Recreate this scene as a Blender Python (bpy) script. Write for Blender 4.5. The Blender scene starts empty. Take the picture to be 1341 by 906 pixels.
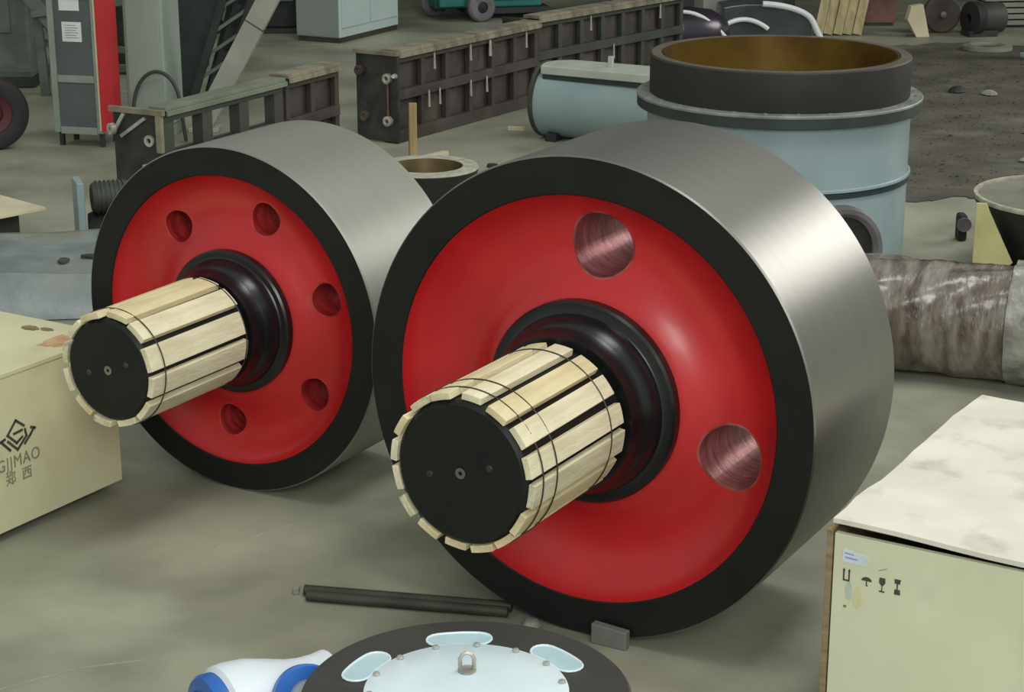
import bpy, math, random
from mathutils import Vector, Matrix
random.seed(7)
PI = math.pi
C = bpy.context.scene.collection
SC = bpy.context.scene

# ------------------------------------------------------------------ camera
cd = bpy.data.cameras.new('camera')
cd.sensor_width = 36.0
cd.lens = 36.0 * 2495.0 / 1341.0
cd.clip_end = 200
cam = bpy.data.objects.new('camera', cd)
C.objects.link(cam)
cam.location = (0, 0, 2.588)
cam.rotation_euler = (PI / 2 - 0.2986, 0, 0)
SC.camera = cam

# ------------------------------------------------------------------ world, lights, exposure
w = bpy.data.worlds.new('hall_daylight')
SC.world = w
w.use_nodes = True
bg = w.node_tree.nodes['Background']
bg.inputs[0].default_value = (0.93, 1.0, 0.95, 1)
bg.inputs[1].default_value = 0.5
SC.view_settings.view_transform = 'Standard'
SC.view_settings.look = 'None'
SC.view_settings.gamma = 1.0
SC.view_settings.use_curve_mapping = False
SC.view_settings.exposure = 0.0

def area(name, loc, target, sx, sy, power, col=(1, 1, 1)):
    l = bpy.data.lights.new(name, 'AREA')
    l.shape = 'RECTANGLE'; l.size = sx; l.size_y = sy; l.energy = power; l.color = col
    o = bpy.data.objects.new(name, l); C.objects.link(o)
    o.location = loc
    o.rotation_euler = (Vector(target) - Vector(loc)).to_track_quat('-Z', 'Y').to_euler()
    return o
area('hall_window_light', (11.0, 15.5, 5.3), (0.5, 6.0, 0.5), 5.5, 3.6, 600, (1.0, 0.98, 0.95))
area('roof_skylight', (3.0, 5.0, 10.0), (1.0, 6.5, 0.0), 7, 2.5, 520, (1.0, 1.0, 0.96))
area('rear_bay_lamp', (-3.0, 17.0, 5.8), (-3, 17, 0), 6, 1.5, 60, (0.97, 1.0, 0.97))
area('front_fill_light', (1.8, -7.0, 6.5), (-.3, 6.0, 0.3), 8, 4, 950, (0.98, 1.0, 0.97))  # added fill from behind the camera, no known opening there

# ------------------------------------------------------------------ materials
def lin(c):
    f = lambda v: v / 12.92 if v <= 0.04045 else ((v + 0.055) / 1.055) ** 2.4
    return tuple(f(x / 255.0) for x in c) + (1.0,)

def mat(name, c1, c2=None, scale=6.0, rough=0.55, metal=0.0, bump=0.0, bscale=40.0, detail=6.0,
        stretch=(1, 1, 1), lo=0.35, hi=0.65, coat=0.0, spec=0.5, aniso=0.0, c3=None, scale3=2.0, lo3=0.55, hi3=0.7, rvar=0.0, emit=None):
    m = bpy.data.materials.new(name); m.use_nodes = True
    nt = m.node_tree; N = nt.nodes; L = nt.links
    b = N['Principled BSDF']
    b.inputs['Roughness'].default_value = rough
    b.inputs['Metallic'].default_value = metal
    b.inputs['Coat Weight'].default_value = coat
    b.inputs['Coat Roughness'].default_value = 0.2
    b.inputs['Specular IOR Level'].default_value = spec
    tc = N.new('ShaderNodeTexCoord'); mp = N.new('ShaderNodeMapping')
    mp.inputs['Scale'].default_value = stretch
    L.new(tc.outputs['Object'], mp.inputs['Vector'])
    if c2 is None:
        c2 = tuple(max(0, v * 0.88) for v in c1)
    n = N.new('ShaderNodeTexNoise'); n.inputs['Scale'].default_value = scale; n.inputs['Detail'].default_value = detail
    L.new(mp.outputs[0], n.inputs['Vector'])
    r = N.new('ShaderNodeValToRGB')
    r.color_ramp.elements[0].position = lo; r.color_ramp.elements[0].color = lin(c2)
    r.color_ramp.elements[1].position = hi; r.color_ramp.elements[1].color = lin(c1)
    L.new(n.outputs['Fac'], r.inputs[0])
    out = r.outputs[0]
    if c3 is not None:
        n3 = N.new('ShaderNodeTexNoise'); n3.inputs['Scale'].default_value = scale3; n3.inputs['Detail'].default_value = 5
        L.new(mp.outputs[0], n3.inputs['Vector'])
        r3 = N.new('ShaderNodeValToRGB')
        r3.color_ramp.elements[0].position = lo3; r3.color_ramp.elements[0].color = (0, 0, 0, 1)
        r3.color_ramp.elements[1].position = hi3; r3.color_ramp.elements[1].color = (1, 1, 1, 1)
        L.new(n3.outputs['Fac'], r3.inputs[0])
        mx = N.new('ShaderNodeMix'); mx.data_type = 'RGBA'
        L.new(r3.outputs[0], mx.inputs[0]); L.new(out, mx.inputs[6]); mx.inputs[7].default_value = lin(c3)
        out = mx.outputs[2]
    L.new(out, b.inputs['Base Color'])
    if rvar:
        mr = N.new('ShaderNodeMapRange'); mr.inputs[3].default_value = rough - rvar; mr.inputs[4].default_value = rough + rvar
        L.new(n.outputs['Fac'], mr.inputs[0]); L.new(mr.outputs[0], b.inputs['Roughness'])
    if bump:
        nb = N.new('ShaderNodeTexNoise'); nb.inputs['Scale'].default_value = bscale; nb.inputs['Detail'].default_value = 4
        L.new(mp.outputs[0], nb.inputs['Vector'])
        bu = N.new('ShaderNodeBump'); bu.inputs['Strength'].default_value = bump; bu.inputs['Distance'].default_value = 0.01
        L.new(nb.outputs['Fac'], bu.inputs['Height']); L.new(bu.outputs[0], b.inputs['Normal'])
    if aniso:
        tg = N.new('ShaderNodeTangent'); tg.direction_type = 'RADIAL'; tg.axis = 'Y'; b.inputs['Anisotropic Rotation'].default_value = 0.25
        L.new(tg.outputs[0], b.inputs['Tangent']); b.inputs['Anisotropic'].default_value = aniso
    return m

M = {}
M['floor'] = mat('concrete_floor', (150, 151, 131), (120, 121, 105), scale=1.6, rough=0.55, bump=0.12, bscale=60, detail=9, lo=0.36, hi=0.64, c3=(164, 165, 144), scale3=0.5, lo3=0.53, hi3=0.66, rvar=0.1)
M['dirt'] = mat('dark_swarf_dirt', (88, 84, 71), (64, 61, 52), scale=3, rough=0.95, bump=0.5, bscale=30, detail=9, c3=(104, 102, 90), scale3=1.3)
M['red'] = mat('red_enamel', (192, 30, 34), (176, 24, 29), scale=3, rough=0.36, bump=0.06, bscale=25, coat=0.25)
M['bore'] = mat('worn_red_bore', (176, 108, 106), (134, 50, 52), scale=9, rough=0.4, metal=0.4, bump=0.2, bscale=40, stretch=(1, 5, 1))
M['bore_red'] = mat('red_bore', (196, 60, 60), (150, 30, 34), scale=9, rough=0.4, metal=0.15, bump=0.3, bscale=40, stretch=(1, 5, 1))
M['black'] = mat('black_oiled_steel', (25, 27, 24), (20, 22, 20), scale=5, rough=0.5, bump=0.05, bscale=50, spec=0.28)
M['black_gloss'] = mat('black_grease', (22, 24, 26), (15, 16, 18), scale=5, rough=0.28, bump=0.03, spec=0.5)
M['tread'] = mat('turned_steel', (140, 138, 131), (133, 131, 125), scale=2.5, rough=0.37, metal=0.9, bump=0.03, bscale=8, stretch=(1, 12, 1), lo=.2, hi=.8, aniso=0.5)
M['tread_left'] = mat('turned_steel_dull', (148, 148, 139), (142, 142, 134), scale=2.5, rough=0.48, metal=0.75, bump=0.03, bscale=8, stretch=(1, 12, 1), lo=.2, hi=.8, aniso=0.4)
M['edge'] = mat('bright_steel_edge', (150, 150, 144), (128, 127, 122), rough=0.38, metal=0.9)
M['wood_a'] = mat('pale_batten_wood', (224, 215, 184), (202, 192, 158), scale=5, rough=0.75, bump=0.2, bscale=30, stretch=(6, 1, 6), c3=(176, 160, 120), scale3=4, lo3=0.62, hi3=0.74)
M['wood_b'] = mat('pale_batten_wood_yellow', (216, 203, 162), (196, 180, 138), scale=5, rough=0.75, bump=0.2, bscale=30, stretch=(6, 1, 6), c3=(150, 140, 110), scale3=4, lo3=0.64, hi3=0.76)
M['wood_c'] = mat('pale_batten_wood_grey', (216, 208, 176), (188, 180, 148), scale=5, rough=0.75, bump=0.2, bscale=30, stretch=(6, 1, 6), c3=(160, 152, 128), scale3=5, lo3=0.56, hi3=0.72)
M['wire'] = mat('iron_wire', (78, 74, 66), rough=0.45, metal=0.7)
M['ply_left'] = mat('plywood_left', (206, 204, 168), (192, 189, 152), scale=2.0, rough=0.7, bump=0.06, bscale=30, c3=(172, 168, 132), scale3=3.2, lo3=0.6, hi3=0.78)
M['ply_right'] = mat('plywood_right', (212, 212, 182), (196, 198, 168), scale=2.2, rough=0.7, bump=0.06, bscale=30, c3=(184, 190, 168), scale3=4, lo3=0.58, hi3=0.76)
M['ply_lid'] = mat('plywood_lid', (216, 211, 198), (202, 197, 182), scale=4, rough=0.7, bump=0.1, bscale=24, c3=(166, 161, 148), scale3=6, lo3=0.54, hi3=0.74)
M['ply_edge'] = mat('plywood_edge', (150, 132, 98), (118, 100, 72), scale=3, rough=0.8, stretch=(1, 1, 14))
M['stain'] = mat('rust_stain', (168, 128, 92), (190, 160, 120), scale=12, rough=0.8)
M['stain_dark'] = mat('dark_stain', (112, 98, 70), (140, 124, 92), scale=12, rough=0.8)
M['smear_teal'] = mat('teal_smear', (152, 178, 166), (176, 190, 172), scale=14, rough=0.7)
M['smear_yellow'] = mat('yellow_smear', (198, 192, 140), (204, 202, 164), scale=12, rough=0.7)
M['ink'] = mat('black_print', (52, 50, 42), (72, 70, 58), scale=30, rough=0.8)
M['ink_faint'] = mat('faded_print', (118, 114, 94), (140, 136, 112), scale=30, rough=0.8)
M['paper'] = mat('white_paper', (216, 220, 216), (200, 206, 204), rough=0.7)
M['paper_blue'] = mat('blue_white_sticker', (206, 212, 222), (184, 204, 206), scale=14, rough=0.6)
M['ink_blue'] = mat('blue_print', (160, 162, 200), rough=0.7)
M['cover'] = mat('pale_blue_paint', (214, 228, 232), (202, 219, 224), scale=3, rough=0.38, coat=0.15)
M['pad'] = mat('pale_blue_recess', (176, 200, 206), (160, 188, 196), scale=6, rough=0.35, coat=0.2)
M['flange_black'] = mat('black_flange', (54, 52, 47), (42, 43, 40), scale=4, rough=0.55, bump=0.05)
M['blue'] = mat('bright_blue_paint', (40, 104, 188), (26, 84, 160), scale=6, rough=0.4, coat=0.2)
M['white'] = mat('white_paint', (222, 228, 232), (208, 216, 222), scale=4, rough=0.45)
M['drum'] = mat('dusty_blue_paint', (146, 164, 167), (134, 153, 157), scale=3, rough=0.4, coat=0.1, stretch=(1, 1, 0.5))
M['drum_seam'] = mat('dark_blue_seam', (36, 54, 60), rough=0.5)
M['collar'] = mat('blackened_ring', (52, 49, 45), (44, 42, 39), scale=3, rough=0.6, spec=0.35)
M['ring_top'] = mat('ring_top_steel', (122, 112, 98), (104, 96, 84), scale=5, rough=0.45, metal=0.4)
M['gold'] = mat('bronze_lining', (136, 112, 46), (98, 72, 36), scale=2.2, rough=0.36, metal=0.7, bump=0.05)
M['flange_grey'] = mat('grey_flange', (134, 140, 132), (104, 110, 104), scale=8, rough=0.5)
M['flange_dark'] = mat('dark_green_flange', (48, 58, 56), (38, 46, 45), scale=6, rough=0.55)
M['trough'] = mat('grey_blue_paint', (142, 160, 160), (130, 149, 150), scale=3, rough=0.45)
M['trough_top'] = mat('pale_grey_lid', (172, 180, 168), (156, 164, 152), scale=4, rough=0.55, bump=0.1)
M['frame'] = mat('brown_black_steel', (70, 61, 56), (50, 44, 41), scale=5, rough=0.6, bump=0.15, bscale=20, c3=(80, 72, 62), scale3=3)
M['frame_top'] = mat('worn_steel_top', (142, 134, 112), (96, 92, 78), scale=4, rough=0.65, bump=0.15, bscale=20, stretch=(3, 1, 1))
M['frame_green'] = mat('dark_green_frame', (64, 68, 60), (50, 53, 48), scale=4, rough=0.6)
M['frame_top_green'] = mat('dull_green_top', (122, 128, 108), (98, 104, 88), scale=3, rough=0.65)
M['frame_end'] = mat('oily_end_plate', (66, 66, 62), (44, 46, 44), scale=8, rough=0.45, metal=0.3)
M['pale_metal'] = mat('pale_metal', (196, 194, 184), (150, 146, 136), scale=10, rough=0.4, metal=0.4)
M['cab_frame'] = mat('grey_green_frame', (138, 148, 136), (122, 132, 120), scale=4, rough=0.6)
M['cab_panel'] = mat('dark_grey_panel', (86, 92, 92), (76, 84, 80), scale=2, rough=0.5)
M['cab_red'] = mat('red_panel', (192, 36, 40), (172, 28, 34), scale=2, rough=0.5)
M['column'] = mat('pale_green_cabinet', (146, 158, 146), (130, 142, 132), scale=1.2, rough=0.55)
M['cab_white'] = mat('white_cabinet', (190, 206, 204), (182, 198, 196), scale=2, rough=0.5)
M['cab_grey'] = mat('grey_cabinet_side', (142, 150, 146), (130, 140, 134), scale=2, rough=0.55)
M['steel_light'] = mat('light_grey_beam', (170, 172, 160), (150, 152, 140), scale=4, rough=0.6)
M['steel_green'] = mat('grey_green_steel', (104, 114, 104), (80, 90, 82), scale=4, rough=0.65)
M['dark'] = mat('dark_machinery', (46, 52, 48), (32, 38, 35), scale=5, rough=0.6)
M['teal'] = mat('teal_paint', (40, 122, 116), (30, 98, 94), scale=3, rough=0.5)
M['teal_pale'] = mat('pale_teal_paint', (134, 164, 154), (118, 148, 140), scale=3, rough=0.5)
M['rubber'] = mat('black_rubber', (40, 36, 36), (30, 27, 27), scale=6, rough=0.7)
M['maroon'] = mat('maroon_hub', (88, 34, 38), (66, 26, 30), scale=5, rough=0.6)
M['grey_wheel'] = mat('grey_wheel', (120, 116, 118), (94, 90, 92), scale=6, rough=0.5)
M['purple'] = mat('purple_black_paint', (52, 42, 56), (38, 32, 42), scale=3, rough=0.3, coat=0.3)
M['silver'] = mat('white_gloss_trim', (232, 234, 234), (214, 216, 218), rough=0.3, coat=0.3)
M['glass_dark'] = mat('dark_gloss_cover', (72, 80, 80), (54, 62, 62), scale=3, rough=0.2, coat=0.5)
M['grey_box'] = mat('grey_carton', (140, 140, 130), (120, 120, 112), scale=5, rough=0.7)
M['pallet'] = mat('pallet_wood', (176, 164, 124), (148, 136, 98), scale=3, rough=0.8, bump=0.2, stretch=(8, 8, 1))
M['stick'] = mat('yellow_timber', (166, 144, 100), (144, 122, 80), scale=4, rough=0.8, stretch=(8, 8, 1))
M['cone_black'] = mat('black_cone', (38, 39, 38), (30, 31, 30), scale=4, rough=0.55)
M['cone_top'] = mat('grey_cone_top', (132, 130, 118), (112, 110, 100), scale=6, rough=0.55)
M['rim_pale'] = mat('pale_rim', (180, 178, 158), (148, 146, 128), scale=16, rough=0.6)
M['brown_inside'] = mat('brown_lining', (104, 88, 46), (78, 66, 36), scale=5, rough=0.5, metal=0.3)
M['brown_rust'] = mat('rust_brown', (120, 84, 72), (92, 62, 54), scale=6, rough=0.7)
M['ply_yellow'] = mat('yellow_plywood', (190, 184, 132), (170, 162, 112), scale=5, rough=0.75, c3=(146, 134, 88), scale3=6, lo3=0.6, hi3=0.7)
M['wrap'] = mat('film_over_brown_roll', (104, 92, 80), (62, 50, 42), scale=8, rough=0.34, bump=0.8, bscale=20, stretch=(2.6, 1, 1), c3=(128, 124, 114), scale3=6, lo3=0.45, hi3=0.66, coat=0.8)
M['wrap_end'] = mat('film_bunched', (150, 150, 142), (112, 108, 100), scale=12, rough=0.35, bump=0.9, bscale=22, coat=0.6)
M['sheet_wood'] = mat('pale_board', (204, 194, 164), (190, 180, 150), scale=4, rough=0.75)
M['film_grey'] = mat('blue_grey_film', (136, 146, 146), (108, 116, 114), scale=4, rough=0.4, bump=0.6, bscale=12, coat=0.3, c3=(128, 128, 112), scale3=2)
M['dark_rod'] = mat('dark_rod', (66, 64, 54), (50, 50, 44), scale=10, rough=0.55, metal=0.3)
M['grey_block'] = mat('grey_block', (112, 114, 108), (96, 98, 92), scale=10, rough=0.7)
M['stone'] = mat('pale_scrap', (150, 148, 136), (120, 118, 108), scale=20, rough=0.8)
M['chalk'] = mat('pale_scratch', (146, 146, 130), (128, 128, 114), scale=20, rough=0.8)

# ------------------------------------------------------------------ mesh helpers
class MB:
    def __init__(s): s.v = []; s.f = []
    def add(s, vs, fs):
        o = len(s.v); s.v += [tuple(p) for p in vs]; s.f += [tuple(i + o for i in f) for f in fs]; return s
    def box(s, c, d, R=None):
        vs = []
        for x in (-.5, .5):
            for y in (-.5, .5):
                for z in (-.5, .5):
                    p = Vector((x * d[0], y * d[1], z * d[2]))
                    if R is not None: p = R @ p
                    vs.append(p + Vector(c))
        return s.add(vs, [(0, 1, 3, 2), (4, 6, 7, 5), (0, 4, 5, 1), (2, 3, 7, 6), (0, 2, 6, 4), (1, 5, 7, 3)])
    def frame(s, ax):
        a = Vector(ax).normalized()
        t = Vector((0, 0, 1)) if abs(a.z) < .9 else Vector((1, 0, 0))
        e1 = t.cross(a).normalized(); e2 = a.cross(e1)
        return a, e1, e2
    def lathe(s, prof, c=(0, 0, 0), ax=(0, 0, 1), n=64, closed=False, caps=True, a0=0, a1=2 * PI):
        """prof: list of (radius, along axis)"""
        a, e1, e2 = s.frame(ax); c = Vector(c); vs = []; full = abs(a1 - a0 - 2 * PI) < 1e-6
        m = n if full else n + 1
        for k in range(m):
            t = a0 + (a1 - a0) * k / n
            d = e1 * math.cos(t) + e2 * math.sin(t)
            for r, h in prof: vs.append(c + a * h + d * r)
        P = len(prof); fs = []
        for k in range(n):
            k2 = (k + 1) % m
            for i in range(P if closed else P - 1):
                j = (i + 1) % P
                fs.append((k * P + i, k2 * P + i, k2 * P + j, k * P + j))
        if not closed and caps and full:
            fs.append(tuple(k * P for k in range(n))[::-1]); fs.append(tuple(k * P + P - 1 for k in range(n)))
        if closed and not full:
            fs.append(tuple(range(P))); fs.append(tuple((m - 1) * P + i for i in range(P))[::-1])
        return s.add(vs, fs)
    def cyl(s, p0, p1, r0, r1=None, n=24, ch=0.0):
        p0 = Vector(p0); p1 = Vector(p1); h = (p1 - p0).length; r1 = r0 if r1 is None else r1
        pr = [(r0 - ch, 0), (r0, ch), (r1, h - ch), (r1 - ch, h)] if ch else [(r0, 0), (r1, h)]
        return s.lathe(pr, p0, p1 - p0, n)
    def tube(s, pts, r, n=8, closed=False):
        P = [Vector(p) for p in pts]; vs = []; N_ = len(P); up = None
        for i, p in enumerate(P):
            if closed: t = P[(i + 1) % N_] - P[i - 1]
            else: t = P[min(i + 1, N_ - 1)] - P[max(i - 1, 0)]
            t.normalize()
            if up is None: a, e1, e2 = s.frame(t)
            else:
                e1 = (up - t * up.dot(t)).normalized(); e2 = t.cross(e1)
            up = e1
            for k in range(n):
                q = 2 * PI * k / n; vs.append(p + (e1 * math.cos(q) + e2 * math.sin(q)) * r)
        fs = []
        for i in range(N_ if closed else N_ - 1):
            j = (i + 1) % N_
            for k in range(n):
                l = (k + 1) % n; fs.append((i * n + k, i * n + l, j * n + l, j * n + k))
        if not closed: fs += [tuple(range(n))[::-1], tuple((N_ - 1) * n + k for k in range(n))]
        return s.add(vs, fs)
    def ring(s, c, ax, R, r, n=48, m=8):
        a, e1, e2 = s.frame(ax)
        return s.tube([Vector(c) + (e1 * math.cos(2 * PI * k / n) + e2 * math.sin(2 * PI * k / n)) * R for k in range(n)], r, m, True)
    def prism(s, poly, o, ex, ey, th):
        """polygon (2d) on plane o+ex*x+ey*y, extruded by th along ex x ey"""
        o = Vector(o); ex = Vector(ex); ey = Vector(ey); nz = ex.cross(ey).normalized(); n = len(poly)
        vs = [o + ex * x + ey * y for x, y in poly] + [o + ex * x + ey * y + nz * th for x, y in poly]
        return s.add(vs, [tuple(range(n))[::-1], tuple(range(n, 2 * n))] + [(i, (i + 1) % n, n + (i + 1) % n, n + i) for i in range(n)])
    def bar(s, p0, p1, wx, wz, up=(0, 0, 1)):
        p0 = Vector(p0); p1 = Vector(p1); d = (p1 - p0); L_ = d.length; d.normalize()
        u = Vector(up); sx = d.cross(u)
        if sx.length < 1e-4: sx = d.cross(Vector((1, 0, 0)))
        sx.normalize(); uz = sx.cross(d)
        R = Matrix((sx, d, uz)).transposed()
        return s.box((p0 + p1) / 2, (wx, L_, wz), R)
    def mesh(s, name):
        me = bpy.data.meshes.new(name); me.from_pydata(s.v, [], s.f); me.validate(); me.update(); return me
    def build(s, name, m, parent=None, bevel=0.0, smooth=True, angle=35):
        me = s.mesh(name); me.materials.append(m)
        return link(name, me, parent, bevel, smooth, angle)

def link(name, me, parent=None, bevel=0.0, smooth=True, angle=35):
    import bmesh
    bm = bmesh.new(); bm.from_mesh(me); bmesh.ops.recalc_face_normals(bm, faces=bm.faces); bm.to_mesh(me); bm.free()
    if smooth and len(me.polygons):
        me.polygons.foreach_set('use_smooth', [True] * len(me.polygons))
        me.set_sharp_from_angle(angle=math.radians(angle))
    o = bpy.data.objects.new(name, me); C.objects.link(o)
    if parent is not None: o.parent = parent
    if bevel:
        b = o.modifiers.new('bevel', 'BEVEL'); b.width = bevel; b.segments = 2; b.limit_method = 'ANGLE'; b.harden_normals = True
    return o

def tag(o, label=None, cat=None, group=None, kind=None):
    if label: o['label'] = label
    if cat: o['category'] = cat
    if group: o['group'] = group
    if kind: o['kind'] = kind
    return o
def thing(name, label, cat, loc, rz=0, group=None):
    o = bpy.data.objects.new(name, None); C.objects.link(o); o.empty_display_size = .1
    o.location = loc; o.rotation_euler = (0, 0, rz)
    return tag(o, label, cat, group)
def copy_tree(o, parent=None):
    c = o.copy(); C.objects.link(c)
    if parent is not None: c.parent = parent
    for ch in list(o.children): copy_tree(ch, c)
    return c
def copy_part(o, parent, loc=None):
    c = o.copy(); C.objects.link(c); c.parent = parent
    if loc is not None: c.location = loc
    return c
def text_part(name, body, size, mtl, parent, mw, depth=0.0008, space=1.0, sx=1.0):
    cu = bpy.data.curves.new(name, 'FONT'); cu.body = body; cu.size = size; cu.extrude = depth
    cu.align_x = 'CENTER'; cu.align_y = 'CENTER'; cu.space_character = space
    t = bpy.data.objects.new(name, cu); C.objects.link(t)
    dg = bpy.context.evaluated_depsgraph_get()
    me = bpy.data.meshes.new_from_object(t.evaluated_get(dg)); bpy.data.objects.remove(t)
    me.transform(Matrix.Diagonal((sx, 1, 1, 1))); me.materials.clear(); me.materials.append(mtl)
    o = bpy.data.objects.new(name, me); C.objects.link(o); o.parent = parent; o.matrix_local = mw
    return o

# ------------------------------------------------------------------ setting: floor and hall shell
fl = MB(); fl.box((0, 14, -0.1), (60, 50, 0.2)); fl = fl.build('floor', M['floor']); fl['kind'] = 'structure'
ce = MB().box((0, 27.2, 6.2), (60, 23.6, .3)).build('rear_shade_ceiling', M['cab_grey']); ce['kind'] = 'structure'  # unseen, spans the rear only, added to shade the far end
wb = MB().box((0, 39.1, 3.1), (60, .2, 6.2)).build('wall_back', M['cab_grey']); wb['kind'] = 'structure'
sc = MB()
for (pts, wd) in (([(-1.02, 6.06), (-.95, 6.1), (-.83, 6.22), (-.72, 6.3)], .004), ([(-1.5, 5.0), (-1.3, 5.14), (-1.1, 5.2)], .003)):
    sc.tube([(x, y, 0.0005) for x, y in pts], wd, 6)
sc = sc.build('trim_1', M['chalk']); sc['kind'] = 'structure'

# ------------------------------------------------------------------ the two rollers
def boolean(me_a, me_b, op):
    a = bpy.data.objects.new('tmp_a', me_a); b = bpy.data.objects.new('tmp_b', me_b)
    C.objects.link(a); C.objects.link(b)
    md = a.modifiers.new('b', 'BOOLEAN'); md.operation = op; md.object = b; md.solver = 'EXACT'
    dg = bpy.context.evaluated_depsgraph_get()
    r = bpy.data.meshes.new_from_object(a.evaluated_get(dg))
    bpy.data.objects.remove(a); bpy.data.objects.remove(b)
    return r
import bmesh
def fixed(mb, name):
    me = mb.mesh(name); bm = bmesh.new(); bm.from_mesh(me); bmesh.ops.recalc_face_normals(bm, faces=bm.faces); bm.to_mesh(me); bm.free(); return me

def roller(label, loc, yaw, R, W, r, web, holes, hole_r, hole_c, collar, jr, jt, ns, sw, sth, s0, mats, wires, seed):
    rnd = random.Random(seed)
    t = thing('support_roller', label, 'roller', (loc[0], loc[1], 0), -yaw, 'red centred support rollers')
    c = (0, 0, R); Y = (0, 1, 0)
    # steel tread ring with a small bright chamfer
    MB().lathe([(R - .005, .001), (R, .006), (R, W - .006), (R - .005, W), (R - .07, W), (R - .07, .03), (R - .0055, .03)], c, Y, 160, closed=True).build('tread', mats['tread'], t, angle=25)
    MB().lathe([(R - .0055, 0), (R - .0055, .0295), (r - .003, .0295), (r, 0.004), (r + .004, 0)], c, Y, 160, closed=True).build('rim_face', M['black'], t, angle=25)
    MB().lathe([(R - .0705, W), (R - .0705, W - .03), (r, W - .03), (r, W)], c, Y, 96, closed=True).build('rear_face', M['black'], t, angle=25)
    # web
    front = web
    back = [(a, W - b) for a, b in reversed(web)]
    wm = MB().lathe(front + back, c, Y, 128, closed=True)
    me = fixed(wm, 'web'); solid = me.copy()
    bores = []
    for ang in holes:
        a = math.radians(ang); hc = Vector((math.sin(a) * hole_c, 0, R + math.cos(a) * hole_c))
        cut = fixed(MB().lathe([(hole_r, -.1), (hole_r, W + .1)], hc, Y, 40), 'cut')
        me = boolean(me, cut, 'DIFFERENCE')
        tube = fixed(MB().lathe([(hole_r, -.1), (hole_r, W + .1), (hole_r - .006, W + .1), (hole_r - .006, -.1)], hc, Y, 40, closed=True), 'cut')
        bores.append(boolean(tube, solid, 'INTERSECT'))
    me.materials.clear(); me.materials.append(M['red'])
    wo = link('web', me, t, angle=28)
    for b in bores:
        b.materials.clear(); b.materials.append(mats['bore']); link('bore', b, wo, angle=40)
    # collar (front and rear) and journal
    MB().lathe(collar, c, Y, 96, closed=True).build('collar', M['black_gloss'], t, angle=30)
    MB().lathe([(a, W - b) for a, b in collar], c, Y, 96, closed=True).build('collar', M['black_gloss'], t, angle=30)
    j = MB().lathe([(.004, -jt + .02), (.018, -jt), (jr - .012, -jt), (jr, -jt + .012), (jr, W + jt - .012), (jr - .012, W + jt), (.018, W + jt), (.004, W + jt - .02)], c, Y, 72).build('journal', M['black'], t, angle=30)
    MB().lathe([(.006, -.002), (.016, -.002), (.016, .001), (.006, .001)], (0, -jt, R), Y, 20, closed=True).build('centre_hole', M['edge'], j)
    for sx_, sz_ in ((.09, .03), (-.1, -.02)):
        MB().lathe([(.001, -.002), (.009, -.001), (.011, .001), (.001, .001)], (sx_ * jr / .205, -jt, R + sz_), Y, 14, closed=True).build('tapped_hole', M['frame_end'], j)
    # battens tied round the journal
    L = jt - s0
    base = {}
    for k in range(3):
        bm_ = MB(); q = 5
        # a batten very slightly bowed to the curve of the shaft
        vs = []; fs = []
        prof = []
        for i in range(q):
            f = i / (q - 1) - .5
            prof.append((f * sw, -(2 * f) ** 2 * sw * sw / 8 / jr * .6))
        ring_ = [(x, z) for x, z in prof] + [(x, z + sth) for x, z in reversed(prof)]
        P = len(ring_)
        for y in (0, L):
            for x, z in ring_: vs.append((x, -y, z))
        fs = [tuple(range(P)), tuple(range(P, 2 * P))[::-1]] + [(i, (i + 1) % P, P + (i + 1) % P, P + i) for i in range(P)]
        bm_.add(vs, fs)
        me_ = bm_.mesh('batten'); me_.materials.append(M[('wood_a', 'wood_b', 'wood_c')[k]]); base[k] = me_
    first = {}
    for k in range(ns):
        a = 2 * PI * (k + .35) / ns + rnd.uniform(-.018, .018)
        v = rnd.choice([0, 0, 1, 2])
        if v not in first:
            o = link('batten', base[v], t, .0025); first[v] = o
        else:
            o = first[v].copy(); C.objects.link(o); o.parent = t
        rr = jr + .001 + rnd.uniform(0, .002) + abs(0)
        o.location = (math.sin(a) * rr, -s0 + rnd.uniform(-.008, .008), R + math.cos(a) * rr)
        o.rotation_euler = (0, a, rnd.uniform(-.012, .012))
        o.scale = (rnd.uniform(.9, 1.06), rnd.uniform(.985, 1.015), 1)
    for wy, tilt in wires:
        wp = []
        for k in range(72):
            q = 2 * PI * k / 72
            rr = jr + sth + .0035
            wp.append((math.sin(q) * rr, -wy + tilt * math.sin(q + 1.0), R + math.cos(q) * rr))
        MB().tube(wp, .0022, 6, True).build('tie_wire', M['wire'], t)
    return t

webB = [(.632, .004), (.628, .014), (.600, .05), (.555, .082), (.5, .099), (.45, .1), (.405, .088), (.365, .066), (.335, .045), (.3, .035), (.2, .035)]
webA = [(.538, .004), (.534, .013), (.512, .04), (.475, .066), (.43, .08), (.385, .08), (.345, .068), (.312, .05), (.285, .037), (.25, .03), (.17, .03)]
collB = [(.2, .05), (.315, .05), (.315, .008), (.308, 0), (.285, -.002), (.279, -.006), (.276, -.02), (.268, -.045), (.256, -.062), (.249, -.07), (.243, -.10), (.238, -.12), (.2, -.12)]
collA = [(.16, .045), (.265, .045), (.265, .006), (.258, 0), (.242, -.002), (.237, -.006), (.234, -.02), (.226, -.044), (.215, -.06), (.209, -.068), (.204, -.10), (.2, -.12), (.16, -.12)]
roller('large steel roller with red concave web and batten wrapped shaft at the front',
       (.1996, 5.3856), .5272, .75, .656, .632, webB, (3, 104), .104, .475, collB, .2045, .672, 16, .067, .021, .15,
       dict(tread=M['tread'], bore=M['bore']), ((.625, .004), (.55, .006), (.235, .01)), 3)
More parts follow.
